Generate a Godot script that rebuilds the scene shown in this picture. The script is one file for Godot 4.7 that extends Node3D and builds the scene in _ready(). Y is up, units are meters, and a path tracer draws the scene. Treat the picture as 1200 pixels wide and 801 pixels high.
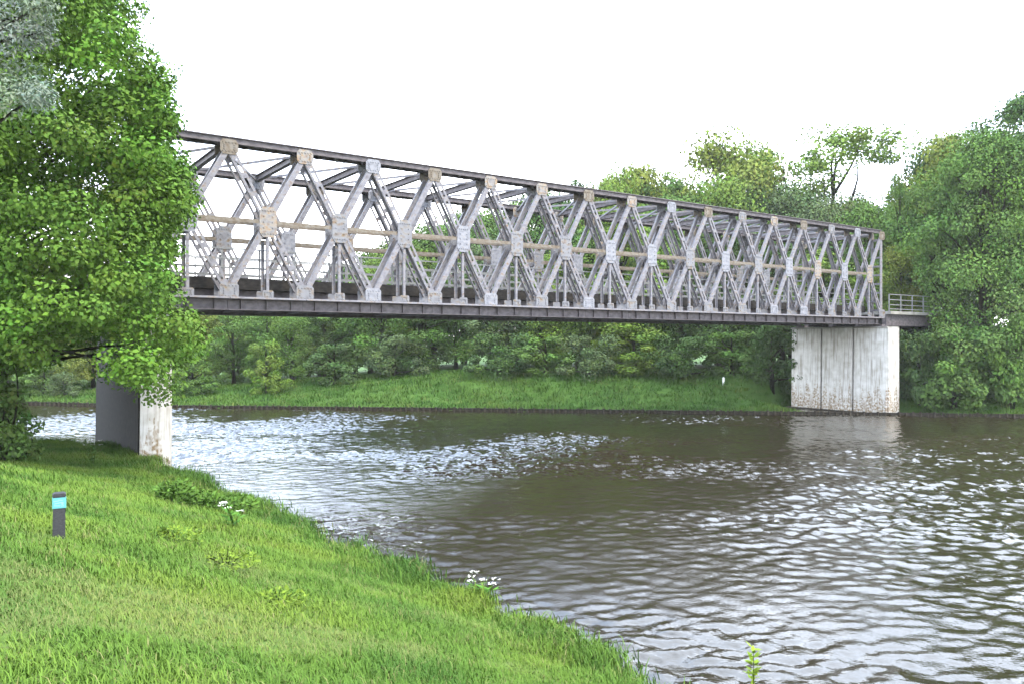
extends Node3D
# A steel lattice truss bridge over a canal, seen from the grassy bank. Metres; water level y = 0; camera above the origin looking along -z.

const F := 934.0          # focal length of the photograph in its own pixels (1200 x 801)
const EYE := 5.07
var rng := RandomNumberGenerator.new()
var taken := {}
var M := {}

# ------------------------------------------------------------------ mesh collecting
class MB:
	var v := PackedVector3Array()
	var n := PackedVector3Array()
	var c := PackedColorArray()
	var uv := PackedVector2Array()
	var ix := PackedInt32Array()
	func quad(a: Vector3, b: Vector3, cc: Vector3, d: Vector3, nn: Vector3, col := Color.WHITE) -> void:
		var k := v.size()
		v.append(a); v.append(b); v.append(cc); v.append(d)
		for i in 4:
			n.append(nn); c.append(col)
		uv.append(Vector2(0, 0)); uv.append(Vector2(1, 0)); uv.append(Vector2(1, 1)); uv.append(Vector2(0, 1))
		# clockwise from outside
		if (b - a).cross(cc - a).dot(nn) > 0.0:
			ix.append_array(PackedInt32Array([k, k + 2, k + 1, k, k + 3, k + 2]))
		else:
			ix.append_array(PackedInt32Array([k, k + 1, k + 2, k, k + 2, k + 3]))
	func box(at: Vector3, size: Vector3, b := Basis.IDENTITY) -> void:
		var h := size * 0.5
		for ax in 3:
			for s in [-1.0, 1.0]:
				var nn := Vector3.ZERO
				nn[ax] = s
				var u := Vector3.ZERO
				var w := Vector3.ZERO
				u[(ax + 1) % 3] = h[(ax + 1) % 3]
				w[(ax + 2) % 3] = h[(ax + 2) % 3]
				var o: Vector3 = nn * h[ax]
				quad(at + b * (o - u - w), at + b * (o + u - w), at + b * (o + u + w), at + b * (o - u + w), b * nn)
	func bar(a: Vector3, e: Vector3, wide: float, thick: float, side := Vector3(0, 0, 1)) -> void:
		var x := (e - a).normalized()
		var z := (side - x * side.dot(x)).normalized()
		box((a + e) * 0.5, Vector3((e - a).length(), wide, thick), Basis(x, z.cross(x), z))
	func tube(pts: PackedVector3Array, rad: PackedFloat32Array, sides := 7, col := Color.WHITE) -> void:
		var first := v.size()
		for i in pts.size():
			var t := (pts[mini(i + 1, pts.size() - 1)] - pts[maxi(i - 1, 0)]).normalized()
			var q := t.cross(Vector3(0.31, 0.2, 0.93)).normalized()
			var r := t.cross(q)
			for k in sides:
				var a := TAU * k / sides
				var o := q * cos(a) + r * sin(a)
				v.append(pts[i] + o * rad[i]); n.append(o); c.append(col); uv.append(Vector2(float(k) / sides, i))
		for i in pts.size() - 1:
			for k in sides:
				var p := first + i * sides + k
				var p2 := first + i * sides + (k + 1) % sides
				ix.append_array(PackedInt32Array([p, p2, p + sides, p2, p2 + sides, p + sides]))
	func prism(outline: PackedVector2Array, z0: float, z1: float) -> void:
		# outline in x, y (counter-clockwise), drawn out along z
		var m := outline.size()
		var mid := Vector2.ZERO
		for p in outline:
			mid += p / m
		for i in m:
			var a := outline[i]
			var b := outline[(i + 1) % m]
			var e := (b - a).normalized()
			quad(Vector3(a.x, a.y, z0), Vector3(b.x, b.y, z0), Vector3(b.x, b.y, z1), Vector3(a.x, a.y, z1), Vector3(e.y, -e.x, 0))
			for s in 2:
				var z := z1 if s else z0
				var k := v.size()
				for p in [mid, a, b]:
					v.append(Vector3(p.x, p.y, z)); n.append(Vector3(0, 0, 1 if s else -1)); c.append(Color.WHITE); uv.append(p)
				ix.append_array(PackedInt32Array([k, k + 2, k + 1] if s else [k, k + 1, k + 2]))
	func leaf(at: Vector3, along: Vector3, across: Vector3, nn: Vector3, col: Color) -> void:
		var k := v.size()
		v.append(at); v.append(at + along * 0.45 + across); v.append(at + along); v.append(at + along * 0.45 - across)
		for i in 4:
			n.append(nn); c.append(col); uv.append(Vector2.ZERO)
		ix.append(k); ix.append(k + 1); ix.append(k + 2); ix.append(k); ix.append(k + 2); ix.append(k + 3)
	func mesh() -> ArrayMesh:
		var a := []
		a.resize(Mesh.ARRAY_MAX)
		a[Mesh.ARRAY_VERTEX] = v; a[Mesh.ARRAY_NORMAL] = n; a[Mesh.ARRAY_COLOR] = c; a[Mesh.ARRAY_TEX_UV] = uv; a[Mesh.ARRAY_INDEX] = ix
		var m := ArrayMesh.new()
		m.add_surface_from_arrays(Mesh.PRIMITIVE_TRIANGLES, a)
		return m

# ------------------------------------------------------------------ nodes
func numbered(called: String) -> String:
	var k: int = taken.get(called, 0)
	taken[called] = k + 1
	return called if k == 0 else "%s_%03d" % [called, k]

func tag(o: Node, label := "", category := "", group := "", kind := "") -> void:
	if label: o.set_meta("label", label)
	if category: o.set_meta("category", category)
	if group: o.set_meta("group", group)
	if kind: o.set_meta("kind", kind)

func base(called: String, at := Vector3.ZERO, turn := 0.0) -> Node3D:
	var o := Node3D.new()
	o.name = numbered(called)
	add_child(o)
	o.position = at
	o.rotation.y = turn
	return o

func part(called: String, mesh: Mesh, mat: Material, parent: Node, at := Transform3D.IDENTITY) -> MeshInstance3D:
	var o := MeshInstance3D.new()
	o.name = called if parent != self else numbered(called)
	o.mesh = mesh
	o.material_override = mat
	o.transform = at
	parent.add_child(o, true)
	return o

func scatter(called: String, mesh: Mesh, mat: Material, where: Array, cols: PackedColorArray, parent: Node = self) -> MultiMeshInstance3D:
	var mm := MultiMesh.new()
	mm.transform_format = MultiMesh.TRANSFORM_3D
	mm.use_colors = true
	mm.mesh = mesh
	mm.instance_count = where.size()
	for i in where.size():
		mm.set_instance_transform(i, where[i])
		mm.set_instance_color(i, cols[i])
	var o := MultiMeshInstance3D.new()
	o.name = called if parent != self else numbered(called)
	o.multimesh = mm
	o.material_override = mat
	parent.add_child(o, true)
	return o

# ------------------------------------------------------------------ materials
func lin(r: float, g: float, b: float) -> Color:
	return Color(r, g, b).linear_to_srgb()

func noise_tex(freq: float, stops: Array, size := 512, sd := 1, octaves := 5, kind := FastNoiseLite.TYPE_SIMPLEX_SMOOTH) -> NoiseTexture2D:
	var f := FastNoiseLite.new()
	f.seed = sd
	f.frequency = freq
	f.noise_type = kind
	f.fractal_octaves = octaves
	var t := NoiseTexture2D.new()
	t.width = size; t.height = size
	t.seamless = true
	t.generate_mipmaps = false
	t.noise = f
	var g := Gradient.new()
	g.offsets = PackedFloat32Array(stops.map(func(s): return s[0]))
	g.colors = PackedColorArray(stops.map(func(s): return s[1]))
	t.color_ramp = g
	return t

func bump_tex(freq: float, size := 512, sd := 7, octaves := 5) -> NoiseTexture2D:
	return noise_tex(freq, [[0.0, Color.BLACK], [1.0, Color.WHITE]], size, sd, octaves)

func textured(name_: String, tex: Texture2D, scale: float, rough := 0.85, bump: Texture2D = null, depth := 0.0, spec := 0.3) -> StandardMaterial3D:
	var m := StandardMaterial3D.new()
	m.resource_name = name_
	m.albedo_texture = tex
	m.roughness = rough
	m.metallic_specular = spec
	m.uv1_triplanar = true
	m.uv1_world_triplanar = true
	m.uv1_scale = Vector3.ONE * scale
	if bump:
		m.heightmap_enabled = true
		m.heightmap_texture = bump
		m.heightmap_scale = depth
	return m

func leafy(name_: String, col: Color, glow := 0.5) -> StandardMaterial3D:
	var m := StandardMaterial3D.new()
	m.resource_name = name_
	m.albedo_color = col.linear_to_srgb()
	m.vertex_color_use_as_albedo = true
	m.roughness = 0.75
	m.metallic_specular = 0.12
	m.backlight_enabled = true
	m.backlight = Color(col.r * glow, col.g * glow, col.b * glow * 0.7).linear_to_srgb()
	m.cull_mode = BaseMaterial3D.CULL_DISABLED
	return m

func materials() -> void:
	M.steel = textured("weathered grey steel", noise_tex(0.012, [[0.0, lin(0.075, 0.067, 0.071)], [0.36, lin(0.128, 0.124, 0.139)], [0.56, lin(0.163, 0.163, 0.185)], [0.7, lin(0.175, 0.163, 0.157)], [0.8, lin(0.145, 0.101, 0.071)], [1.0, lin(0.089, 0.044, 0.023)]], 512, 3), 0.55, 0.62, null, 0.0, 0.45)
	M.plate = textured("pale gusset steel", noise_tex(0.016, [[0.0, lin(0.088, 0.084, 0.088)], [0.45, lin(0.148, 0.152, 0.169)], [0.6, lin(0.162, 0.162, 0.169)], [0.7, lin(0.152, 0.127, 0.095)], [0.82, lin(0.120, 0.071, 0.035)], [1.0, lin(0.071, 0.035, 0.018)]], 512, 11), 0.3, 0.6, null, 0.0, 0.45)
	M.plate_worn = textured("stained gusset steel", noise_tex(0.02, [[0.0, lin(0.077, 0.065, 0.060)], [0.4, lin(0.172, 0.168, 0.172)], [0.55, lin(0.224, 0.206, 0.181)], [0.68, lin(0.215, 0.146, 0.086)], [1.0, lin(0.120, 0.060, 0.030)]], 512, 17), 0.35, 0.7, null, 0.0, 0.4)
	M.plate_grey = textured("blue grey gusset steel", noise_tex(0.02, [[0.0, lin(0.093, 0.093, 0.101)], [0.5, lin(0.170, 0.178, 0.205)], [0.75, lin(0.217, 0.217, 0.232)], [1.0, lin(0.170, 0.124, 0.086)]], 512, 19), 0.4, 0.6, null, 0.0, 0.45)
	M.rusty = textured("rust stained rail steel", noise_tex(0.02, [[0.0, lin(0.074, 0.052, 0.037)], [0.45, lin(0.123, 0.101, 0.074)], [0.6, lin(0.156, 0.138, 0.112)], [1.0, lin(0.134, 0.126, 0.123)]], 512, 21), 0.4, 0.7, null, 0.0, 0.4)
	M.chord = textured("brown grey chord steel", noise_tex(0.02, [[0.0, lin(0.043, 0.036, 0.036)], [0.45, lin(0.083, 0.071, 0.077)], [0.65, lin(0.114, 0.103, 0.112)], [1.0, lin(0.146, 0.118, 0.100)]], 512, 31), 0.4, 0.65, null, 0.0, 0.45)
	M.rail = textured("galvanised rail", noise_tex(0.02, [[0.0, lin(0.120, 0.125, 0.125)], [0.6, lin(0.185, 0.189, 0.185)], [1.0, lin(0.144, 0.133, 0.113)]], 256, 51), 0.8, 0.5, null, 0.0, 0.45)
	M.deck = textured("tarred deck timber", noise_tex(0.03, [[0.0, lin(0.012, 0.011, 0.011)], [0.6, lin(0.028, 0.025, 0.022)], [1.0, lin(0.050, 0.043, 0.037)]], 256, 61), 0.7, 0.9)
	M.bark = textured("bark", noise_tex(0.03, [[0.0, lin(.035, .03, .022)], [0.5, lin(.08, .07, .05)], [1.0, lin(.15, .135, .10)]], 256, 71), 1.2, 0.95, bump_tex(0.05, 256), 2.0)
	M.timber = textured("wet revetment timber", noise_tex(0.03, [[0.0, lin(0.011, 0.009, 0.007)], [0.6, lin(0.029, 0.024, 0.018)], [1.0, lin(0.065, 0.058, 0.036)]], 256, 81), 0.8, 0.8)
	M.concrete = textured("weathered concrete", noise_tex(0.011, [[0.0, lin(0.125, 0.116, 0.098)], [0.38, lin(0.223, 0.215, 0.197)], [0.6, lin(0.276, 0.272, 0.254)], [1.0, lin(0.246, 0.232, 0.205)]], 512, 91), 0.22, 0.9, bump_tex(0.05, 512, 92), 0.6)
	M.soil = textured("bank earth under grass", noise_tex(0.02, [[0.0, lin(0.032, 0.053, 0.009)], [0.5, lin(0.053, 0.100, 0.013)], [0.75, lin(0.071, 0.107, 0.021)], [1.0, lin(0.092, 0.085, 0.035)]], 512, 101), 0.25, 1.0)
	M.far_soil = textured("far bank turf", noise_tex(0.03, [[0.0, lin(0.024, 0.051, 0.008)], [0.5, lin(0.040, 0.089, 0.013)], [0.8, lin(0.057, 0.102, 0.020)], [1.0, lin(0.068, 0.075, 0.027)]], 512, 111), 0.12, 1.0)
	for k in [["mid", Color(.076, .135, .034)], ["bright", Color(.108, .168, .034)], ["dark", Color(.054, .094, .032)], ["yellow", Color(.125, .158, .034)], ["blue", Color(.076, .11, .048)], ["hero", Color(.084, .156, .027)], ["willow", Color(.15, .18, .14)]]:
		M[k[0]] = leafy(k[0] + " foliage", k[1])
	M.grass = leafy("grass", Color(1, 1, 1), 0.25)
	M.grass.backlight = lin(.07, .12, .016)
	M.weed = leafy("weed leaves", Color(1, 1, 1), 0.2)
	M.weed.backlight = lin(.06, .10, .01)
	var w := StandardMaterial3D.new()
	w.resource_name = "canal water"
	w.albedo_color = lin(.017, .0135, .007)
	w.roughness = 0.04
	w.metallic_specular = 0.5
	w.uv1_triplanar = true
	w.uv1_world_triplanar = true
	w.uv1_scale = Vector3(0.32, 0.32, 0.5)
	w.heightmap_enabled = true
	w.heightmap_texture = bump_tex(0.03, 1024, 5, 3)
	w.heightmap_scale = 0.36
	M.water = w

# ------------------------------------------------------------------ ground plan: points are Vector2(x, distance)
var NEAR := PackedVector2Array([Vector2(25.4, -20.0), Vector2(1.29, 10.6), Vector2(-5.55, 20.06), Vector2(-12.7, 28.9), Vector2(-15.2, 32.0), Vector2(-18, 33.2), Vector2(-26, 33.6), Vector2(-200, 45)])
var FAR := PackedVector2Array([Vector2(220, 28), Vector2(34.6, 53.8), Vector2(20, 55.7), Vector2(-6.3, 59.2), Vector2(-26, 61.5), Vector2(-38.9, 64.9), Vector2(-200, 108)])
var lumps := FastNoiseLite.new()

func shore(line: PackedVector2Array, p: Vector2) -> float:
	# distance from the shoreline, positive to the left of it
	var best := 1e9
	var sign_ := 1.0
	for i in line.size() - 1:
		var a := line[i]
		var e := line[i + 1] - a
		var t := clampf((p - a).dot(e) / e.length_squared(), 0, 1)
		var d := (p - a - e * t).length()
		if d < best - 1e-6:
			best = d
			sign_ = signf(e.x * (p.y - a.y) - e.y * (p.x - a.x))
	return best * sign_

func near_h(p: Vector2) -> float:
	var s := shore(NEAR, p)
	s += lumps.get_noise_2d(p.x * 9.0, p.y * 9.0) * 0.9 * (1.0 - smoothstep(1.0, 3.5, s))
	if s <= 0.0:
		return maxf(s * 0.9, -1.5)
	return 0.1 + 0.75 * smoothstep(0.0, 0.8, s) + lerpf(0.33, 0.12, smoothstep(10.0, 26.0, p.y)) * minf(s, 8.2) + 0.02 * maxf(s - 8.2, 0.0) + lumps.get_noise_2d(p.x * 5.0, p.y * 5.0) * 0.12

func far_h(p: Vector2) -> float:
	var s := -shore(FAR, p)
	if s <= 0.0:
		return -1.0
	var crest := lerpf(0.9, 2.5, smoothstep(-30.0, -2.0, p.x))
	var h := 0.2 + (crest - 0.2) * smoothstep(0.0, 10.0, s) + lumps.get_noise_2d(p.x * 3.0, p.y * 3.0) * 0.25 * smoothstep(0.0, 3.0, s)
	# level strip of ground in front of the pier
	var qq := p - Vector2(-11.07, 30.86)
	var al := qq.x * 0.821 + qq.y * 0.571
	var of := -qq.x * 0.571 + qq.y * 0.821 - 3.15
	h = lerpf(h, -0.5, smoothstep(39.5, 42.5, al) * (1.0 - smoothstep(46.5, 49.0, al)) * (1.0 - smoothstep(4.8, 6.6, absf(of + .4))))
	# embankment that carries the road behind the pier
	var q := p - Vector2(-11.07, 30.86)
	var along := q.x * 0.821 + q.y * 0.571
	var off := -q.x * 0.571 + q.y * 0.821 - 3.15
	return lerpf(h, 6.2, smoothstep(50.0, 56.0, along) * (1.0 - smoothstep(3.5, 10.0, absf(off))))

func on_near(px: float, d: float) -> Vector3:
	var x := (px - 600.0) / F * d
	return Vector3(x, near_h(Vector2(x, d)), -d)

func on_far(px: float, d: float) -> Vector3:
	var x := (px - 600.0) / F * d
	return Vector3(x, far_h(Vector2(x, d)), -d)

func seen_at(px: float, py: float, d: float) -> Vector3:
	return Vector3((px - 600.0) / F * d, EYE + (401.0 - py) / F * d, -d)

func grid(xs: PackedFloat32Array, ds: PackedFloat32Array, height: Callable) -> ArrayMesh:
	var mb := MB.new()
	var w := xs.size()
	for d in ds:
		for x in xs:
			mb.v.append(Vector3(x, height.call(Vector2(x, d)), -d))
	for j in ds.size():
		for i in w:
			var k := j * w + i
			var a := mb.v[j * w + mini(i + 1, w - 1)] - mb.v[j * w + maxi(i - 1, 0)]
			var b := mb.v[mini(j + 1, ds.size() - 1) * w + i] - mb.v[maxi(j - 1, 0) * w + i]
			mb.n.append(a.cross(b).normalized())
			mb.c.append(Color.WHITE)
			mb.uv.append(Vector2(mb.v[k].x, mb.v[k].z))
	for j in ds.size() - 1:
		for i in w - 1:
			var k := j * w + i
			mb.ix.append(k); mb.ix.append(k + w); mb.ix.append(k + 1)
			mb.ix.append(k + 1); mb.ix.append(k + w); mb.ix.append(k + w + 1)
	return mb.mesh()

func steps(stops: Array) -> PackedFloat32Array:
	# [[from, step], [from, step], ..., [end]]
	var out := PackedFloat32Array()
	for i in stops.size() - 1:
		var a: float = stops[i][0]
		var b: float = stops[i + 1][0]
		var n := maxi(1, roundi((b - a) / float(stops[i][1])))
		for k in n:
			out.append(a + (b - a) * k / n)
	out.append(stops[-1][0])
	return out

func make_ground() -> void:
	lumps.seed = 4
	lumps.frequency = 0.05
	lumps.fractal_octaves = 3
	var nb := part("near_bank", grid(steps([[-400, 30], [-60, 4], [-32, .6], [-20, .3], [-9, .2], [5, .6], [30, 8], [60]]), steps([[-60, 8], [-8, .8], [2, .2], [14, .3], [38, .6], [46]]), near_h), M.soil, self)
	tag(nb, "", "", "", "structure")
	var fb := part("far_bank", grid(steps([[-600, 40], [-70, 2], [-45, .9], [50, 3], [80, 40], [600]]), steps([[36, 2], [52, .7], [85, 4], [120, 30], [700]]), far_h), M.far_soil, self)
	tag(fb, "", "", "", "structure")

func make_water() -> void:
	# wind ripples as real relief
	var a := FastNoiseLite.new()
	a.seed = 12; a.frequency = 1.0; a.fractal_octaves = 2; a.fractal_gain = 0.45
	var gust := FastNoiseLite.new()
	gust.seed = 5; gust.frequency = 0.045; gust.fractal_octaves = 2
	var ds := PackedFloat32Array([-40.0, -20, -8, 0, 4, 7, 8.4])
	var d := 8.9
	while d < 70.0:
		ds.append(d)
		d += clampf(d * 0.0052, 0.075, 0.125)
	for e in [72.0, 76.0, 84.0, 95.0, 120.0]:
		ds.append(e)
	var xs := steps([[-420, 60], [-60, 3], [-45, .3], [-20, .14], [26, .2], [40, 2], [60, 40], [420]])
	var h := func(p: Vector2) -> float:
		if p.y < 8.0 or p.y > 70.0 or absf(p.x) > 46.0:
			return 0.0
		var g := 0.42 + 1.0 * smoothstep(-0.35, 0.4, gust.get_noise_2d(p.x, p.y * 1.6))
		var u := p.x * 0.93 + p.y * 0.36       # along the crests
		var w := p.y * 0.93 - p.x * 0.36       # across them
		var chop: float = a.get_noise_2d(u * 1.25, w * 2.7) * 0.043
		var fine: float = a.get_noise_2d(u * 1.9 + 90.0, w * 3.6) * 0.014
		var swell: float = a.get_noise_2d(u * 0.18 + 40.0, w * 0.42) * 0.045
		g *= 1.0 + .45 * smoothstep(18.0, 36.0, p.y)      # the wind has the open reach to work on
		return (chop + fine + swell) * g
	var o := part("water", grid(xs, ds, h), M.water, self)
	tag(o, "", "", "", "structure")

# ------------------------------------------------------------------ the bridge
const PANEL := 3.0
const RISE := 5.57
const FIRST := -1
const LAST := 15
const WALL := 0.33       # half the distance between the two lattice walls of a truss
const ACROSS := 6.3

func lay(a: Vector2, b: Vector2, z: float, flip: bool) -> Transform3D:
	# a member from a to b in the plane z, its own x along it; flip turns its face inward
	var e := (b - a).normalized()
	var x := Vector3(e.x, e.y, 0)
	var zz := Vector3(0, 0, -1 if flip else 1)
	return Transform3D(Basis(x, zz.cross(x), zz), Vector3((a.x + b.x) / 2, (a.y + b.y) / 2, z))

func gusset(w: float, h: float, cut: float, bolts: Array) -> ArrayMesh:
	var mb := MB.new()
	mb.prism(PackedVector2Array([Vector2(-w + cut, -h), Vector2(w - cut, -h), Vector2(w, -h + cut * 1.4), Vector2(w, h - cut * 1.4), Vector2(w - cut, h), Vector2(-w + cut, h), Vector2(-w, h - cut * 1.4), Vector2(-w, -h + cut * 1.4)]), -0.012, 0.012)
	for p in bolts:
		mb.box(Vector3(p.x, p.y, 0.026), Vector3(0.045, 0.045, 0.03), Basis(Vector3(0, 0, 1), 0.5))
	return mb.mesh()

func make_bridge() -> void:
	var o := base("truss_bridge", Vector3(-11.07, EYE + 1.92, -30.86), deg_to_rad(34.8))
	tag(o, "long weathered grey steel lattice truss bridge crossing the canal", "bridge")
	var half := Vector2(PANEL / 2, RISE / 2)
	var ln := half.length() - 0.36
	# shared members
	var m1 := MB.new()                                            # channel with its web outward
	m1.box(Vector3(0, 0, 0.045), Vector3(ln, 0.22, 0.02))
	m1.box(Vector3(0, 0.10, -0.02), Vector3(ln, 0.02, 0.11))
	m1.box(Vector3(0, -0.10, -0.02), Vector3(ln, 0.02, 0.11))
	var channel := m1.mesh()
	var m2 := MB.new()                                            # two angles held by batten plates
	for s in [-1, 1]:
		m2.box(Vector3(0, 0.10 * s, 0.035), Vector3(ln, 0.10, 0.018))
		m2.box(Vector3(0, 0.135 * s, -0.025), Vector3(ln, 0.018, 0.10))
	for k in 4:
		m2.box(Vector3(lerpf(-ln / 2 + .25, ln / 2 - .25, k / 3.0), 0, 0.05), Vector3(0.2, 0.24, 0.012))
	var laced := m2.mesh()
	var m3 := MB.new()
	m3.box(Vector3(0, 0, 0.03), Vector3(PANEL - .70, 0.15, 0.018))
	m3.box(Vector3(0, 0.066, -0.02), Vector3(PANEL - .70, 0.018, 0.08))
	var girt := m3.mesh()
	var m4 := MB.new()
	m4.box(Vector3(0, 0, 0.02), Vector3(RISE / 2 - .75, 0.11, 0.016))
	m4.box(Vector3(0, 0.047, -0.03), Vector3(RISE / 2 - .75, 0.016, 0.09))
	var hanger := m4.mesh()
	var ring := func(w: float, h: float) -> Array:
		var a := []
		for k in 5:
			for s in [-1, 1]:
				a.append(Vector2(lerpf(-w, w, k / 4.0), h * s))
				if k > 0 and k < 4:
					a.append(Vector2(w * s * 0.8, lerpf(-h, h, k / 4.0)))
		return a
	var g_mid := gusset(0.34, 0.60, 0.13, ring.call(.22, .45))
	var g_low := gusset(0.36, 0.31, 0.08, ring.call(.26, .2))
	var g_top := gusset(0.34, 0.29, 0.10, ring.call(.24, .17))
	var g_foot := gusset(0.22, 0.16, 0.04, ring.call(.14, .09))
	var m5 := MB.new()                                            # top chord: two channels under a cover plate
	for s in [-1, 1]:
		m5.box(Vector3(0, .02, WALL * s), Vector3(PANEL - .02, 0.21, 0.03))
		m5.box(Vector3(0, -0.08, (WALL - .05) * s), Vector3(PANEL - .02, 0.02, 0.10))
		m5.box(Vector3(0, 0.125, (WALL + .05) * s), Vector3(PANEL - .02, 0.018, 0.12))
	m5.box(Vector3(0, 0.145, 0), Vector3(PANEL - .025, 0.02, 0.86))
	for k in 5:
		m5.box(Vector3(-1.2 + .6 * k, -.098, 0), Vector3(.12, 0.014, 0.72), Basis(Vector3.UP, 0.5 if k % 2 else -0.5))
	var top_chord := m5.mesh()
	var m6 := MB.new()                                            # bottom chord web plates
	for s in [-1, 1]:
		m6.box(Vector3(0, 0, .13 * s), Vector3(PANEL - .015, 0.40, 0.03))
		for k in 3:
			m6.box(Vector3(-1.0 + k, 0, .2 * s), Vector3(.03, 0.38, 0.11))
	m6.box(Vector3(0, -.212, 0), Vector3(PANEL - .02, .022, .60))
	var low_chord := m6.mesh()
	var m7 := MB.new()
	m7.box(Vector3.ZERO, Vector3(PANEL - .03, .03, 1.16))
	m7.box(Vector3(0, .04, .5), Vector3(PANEL - .035, .05, .02))
	m7.box(Vector3(0, .04, -.5), Vector3(PANEL - .035, .05, .02))
	var flange := m7.mesh()
	var plates := [M.plate, M.plate_grey, M.plate, M.plate_worn, M.plate_grey]
	rng.seed = 50
	for t in 2:
		var zc := -ACROSS * t
		for i in range(FIRST, LAST):
			var x0 := PANEL * i
			part("top_chord", top_chord, M.chord, o, Transform3D(Basis.IDENTITY, Vector3(x0 + 1.5, RISE + .22, zc)))
			var bc := part("bottom_chord", low_chord, M.chord, o, Transform3D(Basis.IDENTITY, Vector3(x0 + 1.5, -.47, zc)))
			part("flange", flange, M.steel, bc, Transform3D(Basis.IDENTITY, Vector3(0, .218, 0)))
			for wl in 2:
				var z := zc + (WALL if wl == 0 else -WALL)
				var fl := wl == 1
				var mid := Vector2(x0 + 1.5, half.y)
				var n0 := Vector2(x0, 0)
				var n1 := Vector2(x0 + PANEL, 0)
				var t0 := Vector2(x0, RISE)
				var t1 := Vector2(x0 + PANEL, RISE)
				part("diagonal", channel, M.steel, o, lay(n0, mid, z, fl))
				part("diagonal", channel, M.steel, o, lay(mid, t1, z, fl))
				part("diagonal", laced, M.steel, o, lay(mid, n1, z, fl))
				part("diagonal", laced, M.steel, o, lay(t0, mid, z, fl))
				part("hanger", hanger, M.steel, o, lay(Vector2(mid.x, -.1), Vector2(mid.x, half.y - .45), z, fl))
				var zo := z + (0.075 if wl == 0 else -0.075)
				var turned := Basis.IDENTITY if wl == 0 else Basis(Vector3.UP, PI)
				part("gusset_plate", g_mid, plates[rng.randi() % 5], o, Transform3D(turned, Vector3(mid.x, mid.y, zo)))
				part("foot_plate", g_foot, M.plate, o, Transform3D(turned, Vector3(mid.x, -.06, zo - (0.02 if wl == 0 else -.02))))
				if i < LAST - 1:
					part("girt", girt, M.rusty, o, lay(mid + Vector2(.35, 0), mid + Vector2(PANEL - .35, 0), z, fl))
		for i in range(FIRST, LAST + 1):
			for wl in 2:
				var zo := zc + (WALL + .075 if wl == 0 else -WALL - .075)
				var turned := Basis.IDENTITY if wl == 0 else Basis(Vector3.UP, PI)
				part("gusset_plate", g_low, plates[rng.randi() % 3], o, Transform3D(turned, Vector3(PANEL * i, .04, zo)))
				part("gusset_plate", g_top, plates[1 + rng.randi() % 4] if (i + t) % 3 else M.rusty, o, Transform3D(turned, Vector3(PANEL * i, RISE - .02, zo)))
		# end posts
		for e in [FIRST, LAST]:
			var q := MB.new()
			for wl in [-1, 1]:
				q.box(Vector3(0, RISE / 2 - .05, WALL * wl), Vector3(.26, RISE + .3, .05))
			for k in 9:
				q.box(Vector3(0, .3 + k * .62, 0), Vector3(.2, .12, WALL * 2 - .06))
			part("end_post", q.mesh(), M.steel, o, Transform3D(Basis.IDENTITY, Vector3(PANEL * e, 0, zc)))
	# overhead: struts and lateral bracing
	var st := MB.new()
	var sl := ACROSS - WALL * 2 - .08
	st.box(Vector3(0, .13, 0), Vector3(.22, .025, sl))
	st.box(Vector3(0, -.13, 0), Vector3(.22, .025, sl))
	st.box(Vector3.ZERO, Vector3(.02, .235, sl))
	var strut := st.mesh()
	var zin := -WALL - .05
	var zfar := -ACROSS + WALL + .05
	for i in range(FIRST, LAST + 1):
		part("overhead_strut", strut, M.chord, o, Transform3D(Basis.IDENTITY, Vector3(PANEL * i, RISE + .16, -ACROSS / 2)))
		if i < LAST:
			var b1 := MB.new()
			b1.bar(Vector3(0, 0, zin), Vector3(PANEL, 0, zfar), .06, .10, Vector3.UP)
			part("lateral_brace", b1.mesh(), M.steel, o, Transform3D(Basis.IDENTITY, Vector3(PANEL * i, RISE + .05, 0)))
			var b2 := MB.new()
			b2.bar(Vector3(PANEL, 0, zin), Vector3(0, 0, zfar), .06, .10, Vector3.UP)
			part("lateral_brace", b2.mesh(), M.steel, o, Transform3D(Basis.IDENTITY, Vector3(PANEL * i, RISE + .16, 0)))
	# floor
	var fbm := MB.new()
	fbm.box(Vector3(0, .2, 0), Vector3(.24, .03, sl))
	fbm.box(Vector3(0, -.2, 0), Vector3(.24, .03, sl))
	fbm.box(Vector3.ZERO, Vector3(.03, .37, sl))
	for i in range(FIRST * 2, LAST * 2 + 1):
		part("floor_beam", fbm.mesh() if i == FIRST * 2 else (o.get_node("floor_beam") as MeshInstance3D).mesh, M.chord, o, Transform3D(Basis.IDENTITY, Vector3(PANEL * i / 2.0 + (.15 if i == FIRST * 2 else -.15 if i == LAST * 2 else 0.0), -.38, -ACROSS / 2)))
	var length := PANEL * (LAST - FIRST)
	var xm := PANEL * (LAST + FIRST) / 2.0
	for k in 5:
		var s := MB.new()
		s.box(Vector3.ZERO, Vector3(length, .3, .12))
		part("stringer", s.mesh(), M.chord, o, Transform3D(Basis.IDENTITY, Vector3(xm, .01, -1.35 - .9 * k)))
	var dk := MB.new()
	dk.box(Vector3.ZERO, Vector3(2.98, .14, 4.4))
	var deck := dk.mesh()
	for i in range(FIRST, LAST):
		part("deck_panel", deck, M.deck, o, Transform3D(Basis.IDENTITY, Vector3(PANEL * i + 1.5, .25, -ACROSS / 2)))
	for z in [-.90, -ACROSS + .90]:
		var k := MB.new()
		k.box(Vector3.ZERO, Vector3(length, .46, .10))
		part("kerb_beam", k.mesh(), M.deck, o, Transform3D(Basis.IDENTITY, Vector3(xm, .40, z)))
		railing(o, z + (.07 if z < -2.0 else -.07), PANEL * FIRST + .1, PANEL * LAST - .1, .60)

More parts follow.
